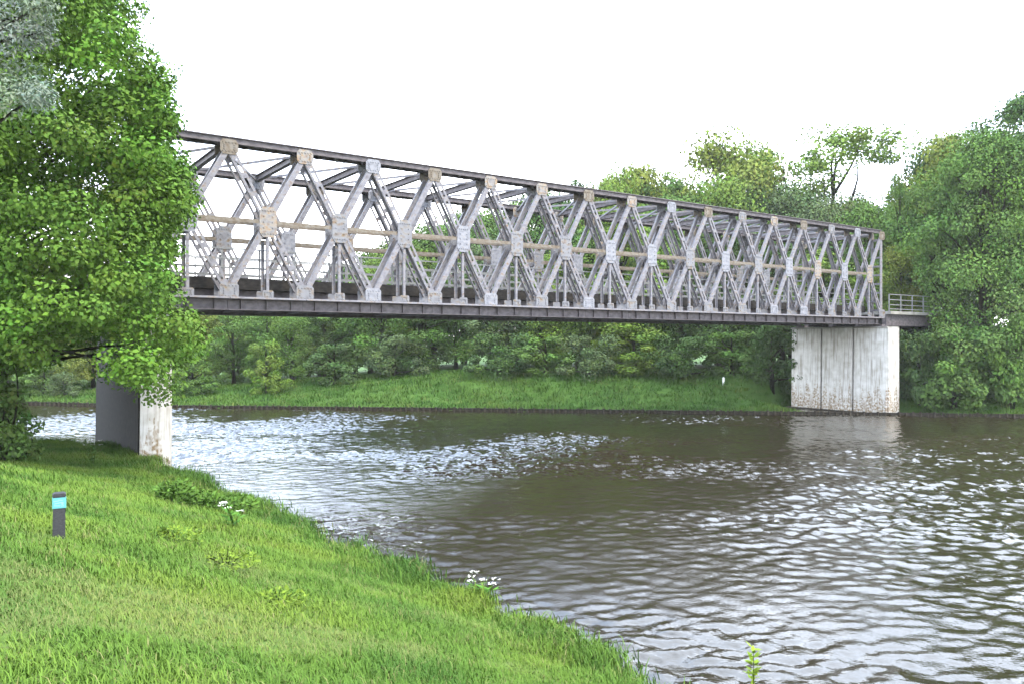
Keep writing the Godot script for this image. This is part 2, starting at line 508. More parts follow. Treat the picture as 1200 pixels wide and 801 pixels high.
func railing(parent: Node3D, z: float, x0: float, x1: float, y: float) -> void:
	var r := Node3D.new()
	r.name = "railing"
	parent.add_child(r, true)
	var n := roundi((x1 - x0) / 1.5)
	var pm := MB.new()
	pm.box(Vector3(0, .56, 0), Vector3(.06, 1.32, .06))
	var post := pm.mesh()
	for k in n + 1:
		part("post", post, M.rail, r, Transform3D(Basis.IDENTITY, Vector3(lerpf(x0, x1, float(k) / n), y, z)))
	for h in [.16, .46, .82, 1.2]:
		var m := MB.new()
		m.box(Vector3.ZERO, Vector3(x1 - x0, .055, .035))
		part("rail", m.mesh(), M.rail, r, Transform3D(Basis.IDENTITY, Vector3((x0 + x1) / 2, y + h, z + .05)))

func bridge_point(x: float, y: float, z: float) -> Vector3:
	return Vector3(-11.07, 0, -30.86) + Basis(Vector3.UP, deg_to_rad(34.8)) * Vector3(x, y, z)

func make_piers() -> void:
	var turn := deg_to_rad(34.8)
	# pier by the far bank: three concrete panels toward the water
	var p := base("bridge_pier", bridge_point(45.3, 0, 1.0), turn)
	tag(p, "white concrete bridge pier of three panels standing by the wooded far bank", "pier")
	var wide := 7.7
	var core := MB.new()
	core.box(Vector3(0, 2.55, -wide / 2), Vector3(1.0, 6.9, wide - .1))
	part("core", core.mesh(), M.pier_joint, p)
	var pw := wide / 3.0
	for k in 3:
		var m := MB.new()
		var z0 := -pw * k - (.08 if k else 0.0)
		var z1 := -pw * (k + 1) + (.08 if k < 2 else 0.0)
		pier_slab(m, -.68, -.45, z0, z1, -.9, 6.05, .12)
		part("panel", m.mesh(), M.pier_face, p)
		var b := MB.new()
		pier_slab(b, .45, .68, z0, z1, -.9, 6.05, -.12)
		part("panel", b.mesh(), M.pier_face, p)
	var e := MB.new()
	e.box(Vector3(0, 2.57, .03), Vector3(1.36, 6.95, .16))
	part("end_wall", e.mesh(), M.pier_face, p)
	var cap := MB.new()
	cap.box(Vector3(0, 6.1, -wide / 2), Vector3(1.5, .10, wide + .1))
	part("cap", cap.mesh(), M.concrete, p)
	var foot := MB.new()
	foot.box(Vector3(0, -.35, -wide / 2), Vector3(2.0, .9, wide + .8))
	part("footing", foot.mesh(), M.timber, p)
	bearings(p, 6.15, [-1.0, -1.0 - ACROSS])
	# pier by the near bank
	var q := base("bridge_pier", bridge_point(-2.69, 0, 1.0), turn)
	tag(q, "slim concrete bridge pier in the grass under the leafy maple branches", "pier")
	var m2 := MB.new()
	pier_slab(m2, -.5, .5, 0.0, -10.6, -1.0, 6.05, .10)
	part("wall", m2.mesh(), M.pier_face, q)
	var cap2 := MB.new()
	cap2.box(Vector3(0, 6.1, -5.3), Vector3(1.2, .10, 10.7))
	part("cap", cap2.mesh(), M.concrete, q)
	var lining := MB.new()  # added sheet on the landward face: shade of tree and deck as dark colour
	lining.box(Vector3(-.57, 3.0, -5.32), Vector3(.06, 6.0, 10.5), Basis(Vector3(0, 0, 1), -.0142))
	part("shade_lining", lining.mesh(), M.tar_dark, q)
	bearings(q, 6.15, [-1.0, -1.0 - ACROSS])

func bearings(p: Node3D, y: float, zs: Array) -> void:
	for z in zs:
		var m := MB.new()
		m.box(Vector3(0, .03, 0), Vector3(.7, .06, .9))
		m.box(Vector3(0, .10, 0), Vector3(.4, .10, .7))
		part("bearing", m.mesh(), M.chord, p, Transform3D(Basis.IDENTITY, Vector3(0, y, z)))

func pier_slab(m: MB, x0: float, x1: float, z0: float, z1: float, y0: float, y1: float, batter: float) -> void:
	# an upright slab, its foot spread by batter towards -x (or +x when negative); own texture coordinates in metres
	var lo0 := x0 - maxf(batter, 0.0)
	var lo1 := x1 - minf(batter, 0.0)
	var b := [Vector3(lo0, y0, z0), Vector3(lo1, y0, z0), Vector3(lo1, y0, z1), Vector3(lo0, y0, z1)]
	var t := [Vector3(x0, y1, z0), Vector3(x1, y1, z0), Vector3(x1, y1, z1), Vector3(x0, y1, z1)]
	var mid := Vector3((x0 + x1) / 2, 0, (z0 + z1) / 2)
	for i in 4:
		var j := (i + 1) % 4
		var e: Vector3 = b[j] - b[i]
		var up: Vector3 = t[i] - b[i]
		var nn := e.cross(up).normalized()
		if nn.dot(Vector3(b[i] + b[j]) / 2 - mid) < 0:
			nn = -nn
		m.quad(b[i], b[j], t[j], t[i], nn)
	m.quad(t[0], t[1], t[2], t[3], Vector3.UP)

func pier_texture() -> ImageTexture:
	# poured concrete: mottling, streaks of run-off below the cap and brown algae stains at the waterline
	var w := 512
	var h := 512
	var im := Image.create(w, h, false, Image.FORMAT_RGB8)
	var a := FastNoiseLite.new()
	a.seed = 8; a.frequency = 0.02; a.fractal_octaves = 5
	var st := FastNoiseLite.new()
	st.seed = 18; st.frequency = 0.035; st.fractal_octaves = 3
	var bl := FastNoiseLite.new()
	bl.seed = 28; bl.frequency = 0.03; bl.fractal_octaves = 4
	for y in h:
		for x in w:
			var k := a.get_noise_2d(x, y)
			var c := Color(.52, .51, .485).lerp(Color(.38, .365, .325), clampf(k * 1.3 + .35, 0, 1))
			# vertical run-off streaks: row 0 is the top
			var s := st.get_noise_2d(x * 2.2, y * .10)
			c = c.lerp(Color(.17, .15, .12), clampf((s - .12) * 2.4, 0, .75))
			# algae and rust: patches with a ragged edge near the water
			var edge := 352.0 + bl.get_noise_2d(x * 1.4, 77.0) * 150.0
			var grain := bl.get_noise_2d(x * 2.0, y * 2.0)
			if y > edge:
				c = c.lerp(Color(.16, .10, .04), clampf(.5 + grain * 2.0, 0, .9))
			if y > 448 + bl.get_noise_2d(x * 2.0, 7.0) * 26.0:
				c = c.lerp(Color(.05, .045, .02), clampf(.6 + grain, 0, .9))
			im.set_pixel(x, y, c.linear_to_srgb())
	return ImageTexture.create_from_image(im)

func pier_materials() -> void:
	var t := pier_texture()
	var m := textured("stained pier concrete", t, 1.0, 0.9, bump_tex(0.05, 256, 93), 0.4)
	m.uv1_triplanar = true
	m.uv1_world_triplanar = true
	# one texture height spans the pier from 6.1 m down to 0.9 m below the water
	m.uv1_scale = Vector3(0.19, 1.0 / 7.0, 0.19)
	m.uv1_offset = Vector3(0.3, -6.1 / 7.0, 0.1)
	M.pier_face = m
	M.tar_dark = textured("tarred concrete", noise_tex(0.02, [[0.0, lin(0.011, 0.011, 0.011)], [0.6, lin(0.017, 0.017, 0.015)], [1.0, lin(0.027, 0.025, 0.020)]], 256, 98), 0.6, 0.95)  # concrete with the shade on the slim pier put into its near-black colour
	M.pier_joint = textured("dark joint concrete", noise_tex(0.03, [[0.0, lin(.08, .07, .05)], [1.0, lin(.2, .18, .14)]], 256, 97), 0.5, 0.95)

func make_approaches() -> void:
	var turn := deg_to_rad(34.8)
	for s in 2:
		var x0 := 45.9 if s == 0 else -17.5
		var x1 := 60.0 if s == 0 else -3.2
		var o := base("approach_span", bridge_point((x0 + x1) / 2, 0, -ACROSS / 2), turn)
		tag(o, "low dark deck with pale railing carrying the road into the far trees" if s == 0 else "low dark road deck behind the leafy maple by the slim pier", "bridge deck")
		var l := x1 - x0
		var g := MB.new()
		for z in [-3.2, -1.1, 1.1, 3.2]:
			g.box(Vector3(0, 6.62, z), Vector3(l, .8, .3))
		part("girder", g.mesh(), M.chord, o)
		var d := MB.new()
		d.box(Vector3(0, 7.14, 0), Vector3(l, .22, 7.4))
		part("deck", d.mesh(), M.concrete, o)
		railing(o, 3.5, -l / 2 + .1, l / 2 - .1, 7.25)
		railing(o, -3.55, -l / 2 + .1, l / 2 - .1, 7.25)
		var ab := MB.new()
		ab.box(Vector3(l / 2 - 1.0 if s == 0 else -l / 2 + 1.0, 3.1, 0), Vector3(2.0, 6.2, 8.4))
		part("abutment", ab.mesh(), M.concrete, o)

# ------------------------------------------------------------------ foliage
func leaves(mb: MB, at: Vector3, r: Vector3, count: int, size: float, slim: float, droop: float, shell := 0.55) -> void:
	var tone := Color(rng.randf_range(.84, 1.12), rng.randf_range(.86, 1.14), rng.randf_range(.75, 1.2))   # leaf tone differs at random from spray to spray
	for i in count:
		var d := Vector3(rng.randfn(), rng.randfn(), rng.randfn()).normalized()
		var q := shell + (1.08 - shell) * sqrt(rng.randf())
		var p := at + Vector3(d.x * r.x, d.y * r.y, d.z * r.z) * q
		var nn := (d * 0.7 + Vector3(rng.randfn() * .5, 0.45 + rng.randfn() * .4, rng.randfn() * .5)).normalized()
		var al := nn.cross(Vector3(rng.randfn(), rng.randfn(), rng.randfn())).normalized()
		al = (al + Vector3(0, -droop, 0)).normalized()
		nn = (nn - al * nn.dot(al)).normalized()
		var s := size * rng.randf_range(0.5, 1.4)
		var k := rng.randf_range(0.72, 1.25)
		mb.leaf(p - al * s * 0.5, al * s, nn.cross(al) * s * slim, nn, Color(k * rng.randf_range(.9, 1.15) * tone.r, k * tone.g, k * rng.randf_range(.8, 1.15) * tone.b))

func limb(mb: MB, a: Vector3, b: Vector3, r0: float, r1: float, sag := 0.12) -> void:
	var pts := PackedVector3Array()
	var rad := PackedFloat32Array()
	var off := Vector3(rng.randfn(), rng.randfn() * .4, rng.randfn()) * (b - a).length() * sag
	for k in 6:
		var t := k / 5.0
		pts.append(a.lerp(b, t) + off * sin(t * PI) + Vector3(0, sin(t * PI) * (b - a).length() * .08, 0))
		rad.append(lerpf(r0, r1, t))
	mb.tube(pts, rad, 6)

# a kind of tree: crown and trunk meshes, about tall metres high
func tree_kind(sd: int, tall: float, radius: float, from: float, clumps: int, per: int, size: float, shape := 1.0, gaps := 0.0) -> Dictionary:
	rng.seed = sd
	var crown := MB.new()
	var wood := MB.new()
	var lean := Vector3(rng.randfn() * .03, 1, rng.randfn() * .03) * tall
	wood.tube(PackedVector3Array([Vector3(0, -.4, 0), lean * .15, lean * .4, lean * .65, lean * .88]), PackedFloat32Array([radius * .085, radius * .062, radius * .048, radius * .03, .03]), 8)
	var lop := FastNoiseLite.new()
	lop.seed = sd; lop.frequency = 0.6
	for i in clumps:
		var y := from + (1.0 - from) * pow(rng.randf(), 0.85)
		var t := (y - from) / (1.0 - from)
		var env := pow(sin(PI * clampf(0.12 + t * 0.86, 0, 1)), 0.7 * shape)
		var a := rng.randf() * TAU
		var lobe := 1.0 + lop.get_noise_3d(cos(a) * 2, t * 4, sin(a) * 2) * 1.2
		var rr := radius * env * sqrt(rng.randf()) * lobe * (1.0 - .05)
		var p := Vector3(cos(a) * rr, y * tall, sin(a) * rr) + lean * Vector3(1, 0, 1) * y
		var r := radius * rng.randf_range(.14, .36) * (1.0 - gaps * .45)
		leaves(crown, p, Vector3(r * 1.15, r * .8, r * 1.15), int(per * rng.randf_range(.6, 1.2)), size, .32, .15, .35)
		if i % 3 == 0:
			limb(wood, lean * clampf(y * rng.randf_range(.55, .8), .12, .85), p, radius * .018 + .02, .02)
	return {"crown": crown.mesh(), "wood": wood.mesh(), "tall": tall, "radius": radius}

func place_tree(called: String, kind: Dictionary, at: Vector3, tall: float, wide: float, mat: Material, label: String, group: String, category := "tree") -> void:
	var o := base(called, at, rng.randf() * TAU)
	part("trunk", kind.wood, M.bark, o)
	part("crown", kind.crown, mat, o)
	o.scale = Vector3(wide / kind.radius, tall / kind.tall, wide / kind.radius)
	tag(o, label, category, group)

func poly(line: Array, x: float) -> float:
	for i in line.size() - 1:
		if x <= line[i + 1][0]:
			return lerpf(line[i][1], line[i + 1][1], clampf((x - line[i][0]) / (line[i + 1][0] - line[i][0]), 0, 1))
	return line[-1][1]

func make_far_trees() -> void:
	var kinds := [
		tree_kind(201, 11, 4.0, .06, 60, 330, .22), tree_kind(202, 12, 3.6, .05, 56, 330, .22, .8), tree_kind(203, 10, 4.4, .04, 62, 330, .21, 1.1),
		tree_kind(204, 13, 3.4, .12, 52, 330, .22), tree_kind(205, 12, 4.2, .08, 64, 330, .23, .9)]
	var thin := tree_kind(206, 14, 3.8, .36, 36, 300, .18, .8, .4)
	var big := tree_kind(207, 18, 5.4, .03, 120, 380, .22, .7)
	var big2 := tree_kind(208, 18, 5.0, .04, 95, 380, .22, .8, .25)
	var bushes := [tree_kind(211, 3.2, 2.0, .0, 30, 300, .17, .5), tree_kind(212, 2.8, 2.3, .0, 30, 300, .17, .45), tree_kind(213, 4.2, 1.7, .03, 30, 300, .17, .6)]
	rng.seed = 900
	var top := [[-150, 325], [100, 335], [200, 345], [350, 337], [400, 312], [455, 286], [500, 272], [560, 250], [600, 238], [650, 222], [700, 215], [790, 210], [810, 212], [900, 222], [1000, 240], [1040, 250], [1060, 245], [1080, 170], [1300, 150]]
	var looks := [["mid", "leafy mid-green tree in the wood behind the far bank"], ["bright", "fresh light-green tree in the wood behind the far bank"], ["dark", "dense dark-green tree in the wood behind the far bank"], ["blue", "dull bluish-green tree in the wood behind the far bank"], ["yellow", "yellow-green tree in the wood behind the far bank"]]
	var ranks := ["low in the front rank of the far-bank wood", "in the middle rank of the far-bank wood", "in the tall rear rank of the far-bank wood"]
	# three ranks of trees along the crest of the bank
	for row in 3:
		var px := -160.0 + row * 31.0
		while px < 1330.0:
			var d: float = [71.5, 80.0, 92.0][row] + rng.randf_range(-2.5, 2.5) + (3.0 if px < 300 else 0.0)
			if px > 940.0:
				d = maxf(d - 6.0, 66.0)
			var at := on_far(px, d)
			var ty := poly(top, px) + rng.randf_range(0, 14)
			if row == 0:
				ty = lerpf(ty, 400, rng.randf_range(.18, .5))
			var tall := EYE + (401.0 - ty) / F * d - at.y
			var wide := clampf(tall * rng.randf_range(.3, .4), 2.6, 4.8)
			var look: int = [0, 1, 0, 1, 3, 0, 2, 0, 1, 0, 1, 2, 4, 0][rng.randi() % 14]
			if px > 780 and px < 960 and row == 0:
				look = 2
			place_tree("woodland_tree", kinds[rng.randi() % 5], at, tall, wide, M[looks[look][0]], looks[look][1].replace("in the wood behind the far bank", ranks[row]), "%s trees %s" % [looks[look][0], ranks[row]])
			px += wide * F / d * (rng.randf_range(.8, 1.2) if row == 0 else rng.randf_range(.55, .9))
	# trees that stand out above the bridge
	var solo := [
		[715, 216, 83.0, 3.6, "yellow", 2, "low yellowish tree top peeping over the bridge where the wood begins"],
		[782, 208, 85.0, 3.8, "bright", 1, "light-green tree top over the bridge next to the rounded yellow-green tree"],
		[745, 208, 84.0, 5.4, "yellow", 0, "broad yellowish tree showing above the top chord of the bridge"],
		[848, 168, 86.0, 7.4, "yellow", 4, "tall rounded yellow-green tree beside the sparse tall tree above the bridge"],
		[892, 186, 90.0, 5.6, "bright", 0, "green tree pressed between the rounded yellow-green and the sparse tall tree"],
	]
	for t in solo:
		var at := on_far(t[0], t[2])
		place_tree("tall_tree", kinds[t[5]], at, EYE + (401.0 - t[1]) / F * t[2] - at.y, t[3], M[t[4]], t[6], "")
	var at2 := on_far(963, 84)
	place_tree("sparse_tree", thin, at2, EYE + (401.0 - 150.0) / F * 84.0 - at2.y, 7.6, M.bright, "tall sparse tree with open crown rising above the bridge end", "")
	at2 = on_far(1018, 86)
	place_tree("sparse_tree", thin, at2, EYE + (401.0 - 225.0) / F * 86.0 - at2.y, 3.0, M.mid, "thin open tree just behind the end post of the bridge", "")
	at2 = on_far(1056, 66)
	place_tree("sparse_tree", thin, at2, EYE + (401.0 - 205.0) / F * 66.0 - at2.y, 1.3, M.mid, "slender bare-stemmed tree next to the pale approach railing", "")
	for t in [[1150, 158, 57.5, 4.7, "mid", 2, "big spreading tree reaching over the bank beside the white pier"], [1212, 122, 61.0, 5.2, "dark", 0, "tallest dark tree behind the big spreading tree by the pier"], [1108, 215, 59.5, 2.0, "mid", 3, "narrow green tree between the approach railing and the big spreading tree"]]:
		var at := on_far(t[0], t[2])
		place_tree("bank_tree", (big if t[5] == 2 else big2) if t[5] < 3 else kinds[t[5]], at, EYE + (401.0 - t[1]) / F * t[2] - at.y, t[3], M[t[4]], t[6], "")
	# bushes on the slope: px, d, top row, half width px, kind, colour, label
	for b in [
		[312, 66.5, 403, 20, 2, "bright", "small upright light-green tree alone on the grass slope"],
		[392, 67.5, 404, 26, 0, "dark", "dark round bush on the slope next to the small light-green tree"],
		[462, 68.5, 398, 30, 1, "blue", "wide grey-green bush on the slope beyond the dark round bush"],
		[585, 66.8, 396, 34, 1, "dark", "dark spreading bush at the top of the grass slope, first of the hedge"],
		[640, 65.8, 396, 32, 0, "mid", "mid-green rounded bush beside the dark spreading bush of the hedge"],
		[690, 65.2, 398, 30, 1, "blue", "dull green bush in the middle of the hedge on the slope"],
		[742, 66.0, 384, 34, 2, "bright", "small tree with pale trunk and light crown amid the hedge"],
		[800, 64.2, 400, 32, 1, "dark", "low dark bush between the pale-trunked tree and the white post"],
		[858, 64.4, 390, 34, 0, "mid", "leafy green bush just behind the small white post"],
		[905, 63.6, 388, 34, 1, "dark", "deep green bush touching the side of the white pier"],
		[1078, 57.6, 398, 30, 1, "dark", "dark bush in the shade beside the white pier"],
		[1118, 55.9, 385, 44, 0, "mid", "full green bush overhanging the bank under the big spreading tree"],
		[1186, 55.6, 378, 46, 1, "mid", "wide green bush on the bank past the big spreading tree"],
		[75, 68.0, 440, 18, 1, "blue", "pale rounded bush by the water seen beneath the leafy maple"],
		[52, 70.0, 430, 24, 0, "mid", "green bush by the water behind the pale rounded bush"],
		[225, 68.0, 415, 24, 2, "mid", "upright green bush on the low bank beyond the slim pier"]]:
		var at := on_far(b[0], b[1])
		place_tree("bank_bush", bushes[b[4]], at, EYE + (401.0 - b[2]) / F * b[1] - at.y, b[3] / F * b[1] * 1.15, M[b[5]], b[6], "", "bush")

func make_hero_tree() -> void:
	# the leafy maple on the near bank; its trunk stands in the shade of its own low branches
	rng.seed = 77
	var foot := on_near(-8, 24.0)
	var o := base("maple_tree", foot)
	tag(o, "big leafy bright-green maple overhanging the slim pier on the near bank", "tree")
	var outer := [[-170, 40], [-60, 130], [0, 172], [40, 186], [60, 184], [100, 202], [150, 218], [200, 232], [250, 236], [280, 224], [310, 214], [340, 228], [370, 242], [410, 242], [440, 222], [456, 160]]
	var lower := [[-260, 400], [0, 455], [30, 448], [60, 420], [80, 412], [105, 428], [130, 446], [165, 452], [215, 446], [240, 420]]
	var crown := MB.new()
	var wood := MB.new()
	var trunk_top := foot + Vector3(.4, 11.5, 0)
	var main := PackedVector3Array([foot + Vector3(0, -.4, 0), foot + Vector3(.05, 1.5, 0), foot + Vector3(.2, 4.5, .1), foot + Vector3(.35, 8, 0), trunk_top])
	for i in main.size():
		main[i] -= foot
	wood.tube(main, PackedFloat32Array([.42, .32, .26, .18, .06]), 10)
	var reach := 6.2
	var spots := RandomNumberGenerator.new()
	spots.seed = 21
	var py := -175.0
	while py < 450.0:
		var px := -235.0
		while px < 240.0:
			var x := px + spots.randf_range(-13, 13)
			var y := py + spots.randf_range(-11, 11)
			var rp := spots.randf_range(23, 38)
			if x + rp * .8 < poly(outer, y) and y + rp * .55 < poly(lower, x):
				var dx := x / F * 24.0
				var deep := sqrt(maxf(0.2, reach * reach - dx * dx))
				for k in 3:
					var d := 24.0 + deep * (spots.randf_range(-.85, -.3) if k == 0 else spots.randf_range(-.25, .25) if k == 1 else spots.randf_range(.3, .8))
					var p := seen_at(x + spots.randf_range(-12, 12) * k, y + spots.randf_range(-12, 12) * k, d) - foot
					var r := rp / F * d
					leaves(crown, p, Vector3(r * 1.12, r * .75, r * 1.12), 430, .125, .36, .25, .25)
					if spots.randf() < .25:
						var s := main[1].lerp(main[4], clampf((p.y - 2.0) / 13.0, .1, .95))
						limb(wood, s, p, .07, .015, .06)
			px += 34.0
		py += 31.0
	for i in 60:
		var y := rng.randf_range(95, 330)
		var rp := rng.randf_range(14, 26)
		var x := poly(outer, y) - rp - rng.randf_range(0, 42)
		var d := 24.0 + rng.randf_range(-2.2, 2.2)
		leaves(crown, seen_at(x, y, d) - foot, Vector3(1.1, .75, 1.1) * rp / F * d, 300, .12, .36, .25, .2)
	part("trunk", wood.mesh(), M.bark, o)
	part("crown", crown.mesh(), M.hero, o)
	# dark shrub round its foot
	for b in [[0, 22.5, 405, 30, "mid", "leafy shrub growing round the foot of the big maple"], [-45, 21.5, 380, 46, "mid", "taller leafy shrub next to the shrub at the maple foot"], [6, 23.6, 470, 26, "mid", "low green shrub in front of the big maple trunk"]]:
		var at := on_near(b[0], b[1])
		var c := MB.new()
		var w := MB.new()
		var tall: float = EYE + (401.0 - b[2]) / F * b[1] - at.y
		var wide: float = b[3] / F * b[1]
		for k in 26:
			var p := Vector3(rng.randfn() * wide * .42, rng.randf_range(.1, .92) * tall, rng.randfn() * wide * .6)
			p.x = clampf(p.x, -wide, wide * .75)
			leaves(c, p, Vector3(.36, .3, .36), 150, .13, .36, .2, .3)
			if k < 9:
				limb(w, Vector3(0, -.1, 0), p, .04, .012)
		var s := base("leafy_shrub", at)
		part("stems", w.mesh(), M.bark, s)
		part("foliage", c.mesh(), M[b[4]], s)
		tag(s, b[5], "shrub")
	# silvery willow whose boughs reach in at the top
	rng.seed = 78
	var wf := on_near(-170, 16.0)
	var wo := base("willow_tree", wf)
	tag(wo, "silvery grey-green willow with narrow leaves in front of the leafy maple", "tree")
	var wc := MB.new()
	var ww := MB.new()
	ww.tube(PackedVector3Array([Vector3(0, -.3, 0), Vector3(.1, 2.5, 0), Vector3(.4, 6, 0), Vector3(.5, 10, 0)]), PackedFloat32Array([.4, .3, .2, .05]), 9)
	for b in [[20, 20, 34], [-20, 0, 40], [42, 40, 22], [48, 6, 22], [0, 52, 30], [30, 96, 27], [5, 112, 30], [44, 112, 20], [-30, 100, 40], [-60, 40, 45], [-90, 90, 45], [-120, 20, 50], [-160, 60, 55], [-190, 0, 60], [-230, 80, 60], [-150, -60, 55], [-60, -60, 45], [-210, 150, 50], [-130, 140, 45], [24, -30, 30]]:
		var d := 16.0 + rng.randf_range(-.7, .7)
		var p := seen_at(b[0], b[1], d) - wf
		var r: float = b[2] / F * d
		leaves(wc, p, Vector3(r * 1.1, r * .95, r * 1.1), 620, .105, .16, .5, .15)
		limb(ww, Vector3(.3, clampf(p.y - 2.5, 2.0, 8.5), 0), p, .07, .015, .05)
	part("trunk", ww.mesh(), M.bark, wo)
	part("crown", wc.mesh(), M.willow, wo)

# ------------------------------------------------------------------ grass and small plants
func tuft(sd: int, blades: int, tall: float, spread: float, wide: float) -> ArrayMesh:
	rng.seed = sd
	var m := MB.new()
	for i in blades:
		var a := rng.randf() * TAU
		var o := Vector3(cos(a), 0, sin(a))
		var side := Vector3(-sin(a), 0, cos(a))
		var foot := Vector3(rng.randfn(), 0, rng.randfn()) * spread * .4
		var h := tall * rng.randf_range(.5, 1.2)
		var bend := rng.randf_range(.3, 1.3) * h
		var mid := foot + o * bend * .35 + Vector3(0, h * .6, 0)
		var tip := foot + o * bend + Vector3(0, h * rng.randf_range(.6, 1.0), 0)
		var nn := side.cross(tip - foot).normalized()       # the upper face of the bent blade
		if nn.y < 0.0:
			nn = -nn
		var k := m.v.size()
		var col := Color.WHITE * rng.randf_range(.75, 1.25)
		for p in [foot - side * wide, foot + side * wide, mid + side * wide * .8, mid - side * wide * .8, tip]:
			m.v.append(p); m.n.append(nn); m.c.append(col); m.uv.append(Vector2.ZERO)
		var turn := (m.v[k + 1] - m.v[k]).cross(m.v[k + 4] - m.v[k]).dot(nn) < 0.0
		m.ix.append_array(PackedInt32Array([k, k + 1, k + 2, k, k + 2, k + 3, k + 3, k + 2, k + 4] if turn else [k, k + 2, k + 1, k, k + 3, k + 2, k + 3, k + 4, k + 2]))
	return m.mesh()

func make_grass() -> void:
	var short := tuft(301, 18, .062, .18, .0036)
	var long := tuft(302, 18, .10, .2, .0040)
	var sward := FastNoiseLite.new()
	sward.seed = 33; sward.frequency = 0.35; sward.fractal_octaves = 3
	var dry := FastNoiseLite.new()
	dry.seed = 35; dry.frequency = 0.5; dry.fractal_octaves = 3
	var ws := [[], []]
	var cs := [PackedColorArray(), PackedColorArray()]
	rng.seed = 400
	for reg in [[-9.0, 5.0, 2.5, 14.0, 330.0], [-24.0, 1.0, 13.0, 38.0, 120.0], [-40.0, -9.0, 3.0, 37.0, 14.0]]:
		var count := int((reg[1] - reg[0]) * (reg[3] - reg[2]) * reg[4])
		for i in count:
			var p := Vector2(rng.randf_range(reg[0], reg[1]), rng.randf_range(reg[2], reg[3]))
			var s := shore(NEAR, p)
			if s < -0.1:
				continue
			if absf(p.x) > p.y * .75 + 1.5 and reg[4] > 100:
				continue
			var y := near_h(p)
			if y < -.02:
				continue
			var n := sward.get_noise_2d(p.x, p.y)
			var edge := 1.0 - smoothstep(.2, 2.2, s)
			var worn := smoothstep(.0, .35, dry.get_noise_2d(p.x * .7, p.y) + .35 - Vector2(p.x + 3.4, (p.y - 6.6) * .9).length() * .16)
			var w := 1 if rng.randf() < .05 + edge * .7 + clampf(n, 0, 1) * .4 - worn * .4 else 0
			var sc := rng.randf_range(.75, 1.25) * (1.0 - worn * .2) * (1.0 + edge * .25) * (1.25 if p.y > 13.0 else 1.0) * (rng.randf_range(1.1, 1.7) if s < 1.3 and rng.randf() < .25 else 1.0)
			if p.distance_to(Vector2(-4.8, 8.45)) < .5:
				sc *= .8
			ws[w].append(Transform3D(Basis(Vector3.UP, rng.randf() * TAU).scaled(Vector3(sc, sc * rng.randf_range(.8, 1.2), sc)), Vector3(p.x, y - .015, -p.y)))
			var c := Color(.086, .148, .024).lerp(Color(.050, .105, .020), clampf(.3 + n * 1.6 + edge * .35 - rng.randf() * .3, 0, 1))
			c = c.lerp(Color(.112, .158, .024), clampf(-n * 1.4, 0, .8))
			c = c.lerp(Color(.15, .145, .06), clampf(worn * rng.randf_range(.0, .7) + (1.0 if rng.randf() < .07 else 0.0), 0, .8))
			cs[w].append(c)
	tag(scatter("short_grass", short, M.grass, ws[0], cs[0]), "short lime-green grass covering the near bank", "grass", "", "stuff")
	tag(scatter("long_grass", long, M.grass, ws[1], cs[1]), "longer green grass along the edge of the near bank", "grass", "", "stuff")
	# far bank
	var fw := []
	var fc := PackedColorArray()
	var coarse := tuft(303, 14, .34, .5, .018)
	for i in 26000:
		var p := Vector2(rng.randf_range(-46, 48), rng.randf_range(51, 78))
		var s := -shore(FAR, p)
		if s < .15 or s > 13.0 or far_h(p) < .1:
			continue
		var n := sward.get_noise_2d(p.x * .5, p.y * .5)
		fw.append(Transform3D(Basis(Vector3.UP, rng.randf() * TAU).scaled(Vector3.ONE * rng.randf_range(.6, 1.2)), Vector3(p.x, far_h(p) - .04, -p.y)))
		fc.append(Color(.042, .095, .017).lerp(Color(.064, .118, .022), clampf(.4 + n * 1.5, 0, 1)).lerp(Color(.15, .15, .05), .5 if rng.randf() < .06 else 0.0))
	tag(scatter("bank_grass", coarse, M.grass, fw, fc), "green grass on the slope of the far bank", "grass", "", "stuff")

func broad_plant(called: String, label: String, at: Vector3, tall: float, wide: float, count: int, col: Color, leaf := .2, group := "") -> Node3D:
	var o := base(called, at)
	var m := MB.new()
	for i in count:
		var a := rng.randf() * TAU
		var q := sqrt(rng.randf()) * wide
		var out := Vector3(cos(a), 0, sin(a))
		var p := out * q + Vector3(0, rng.randf_range(.08, 1.0) * tall * (1.0 - .4 * q / wide), 0)
		var al := (out * .5 + Vector3(rng.randfn() * .7, rng.randf_range(-.2, .9), rng.randfn() * .7)).normalized()
		var nn := (Vector3.UP + Vector3(rng.randfn(), 0, rng.randfn()) * .4).normalized()
		nn = (nn - al * nn.dot(al)).normalized()
		var s := rng.randf_range(.45, 1.0) * leaf
		m.leaf(p, al * s, nn.cross(al) * s * .26, nn, Color(col.r, col.g, col.b) * rng.randf_range(.7, 1.25))
	var st := MB.new()
	for i in 7:
		var a := rng.randf() * TAU
		st.tube(PackedVector3Array([Vector3(0, -.1, 0), Vector3(cos(a) * wide * .3, tall * .5, sin(a) * wide * .3), Vector3(cos(a) * wide * .6, tall * .9, sin(a) * wide * .6)]), PackedFloat32Array([.008, .006, .003]), 4, col * .8)
	part("stems", st.mesh(), M.weed, o)
	part("leaves", m.mesh(), M.weed, o)
	tag(o, label, "plant", group)
	return o

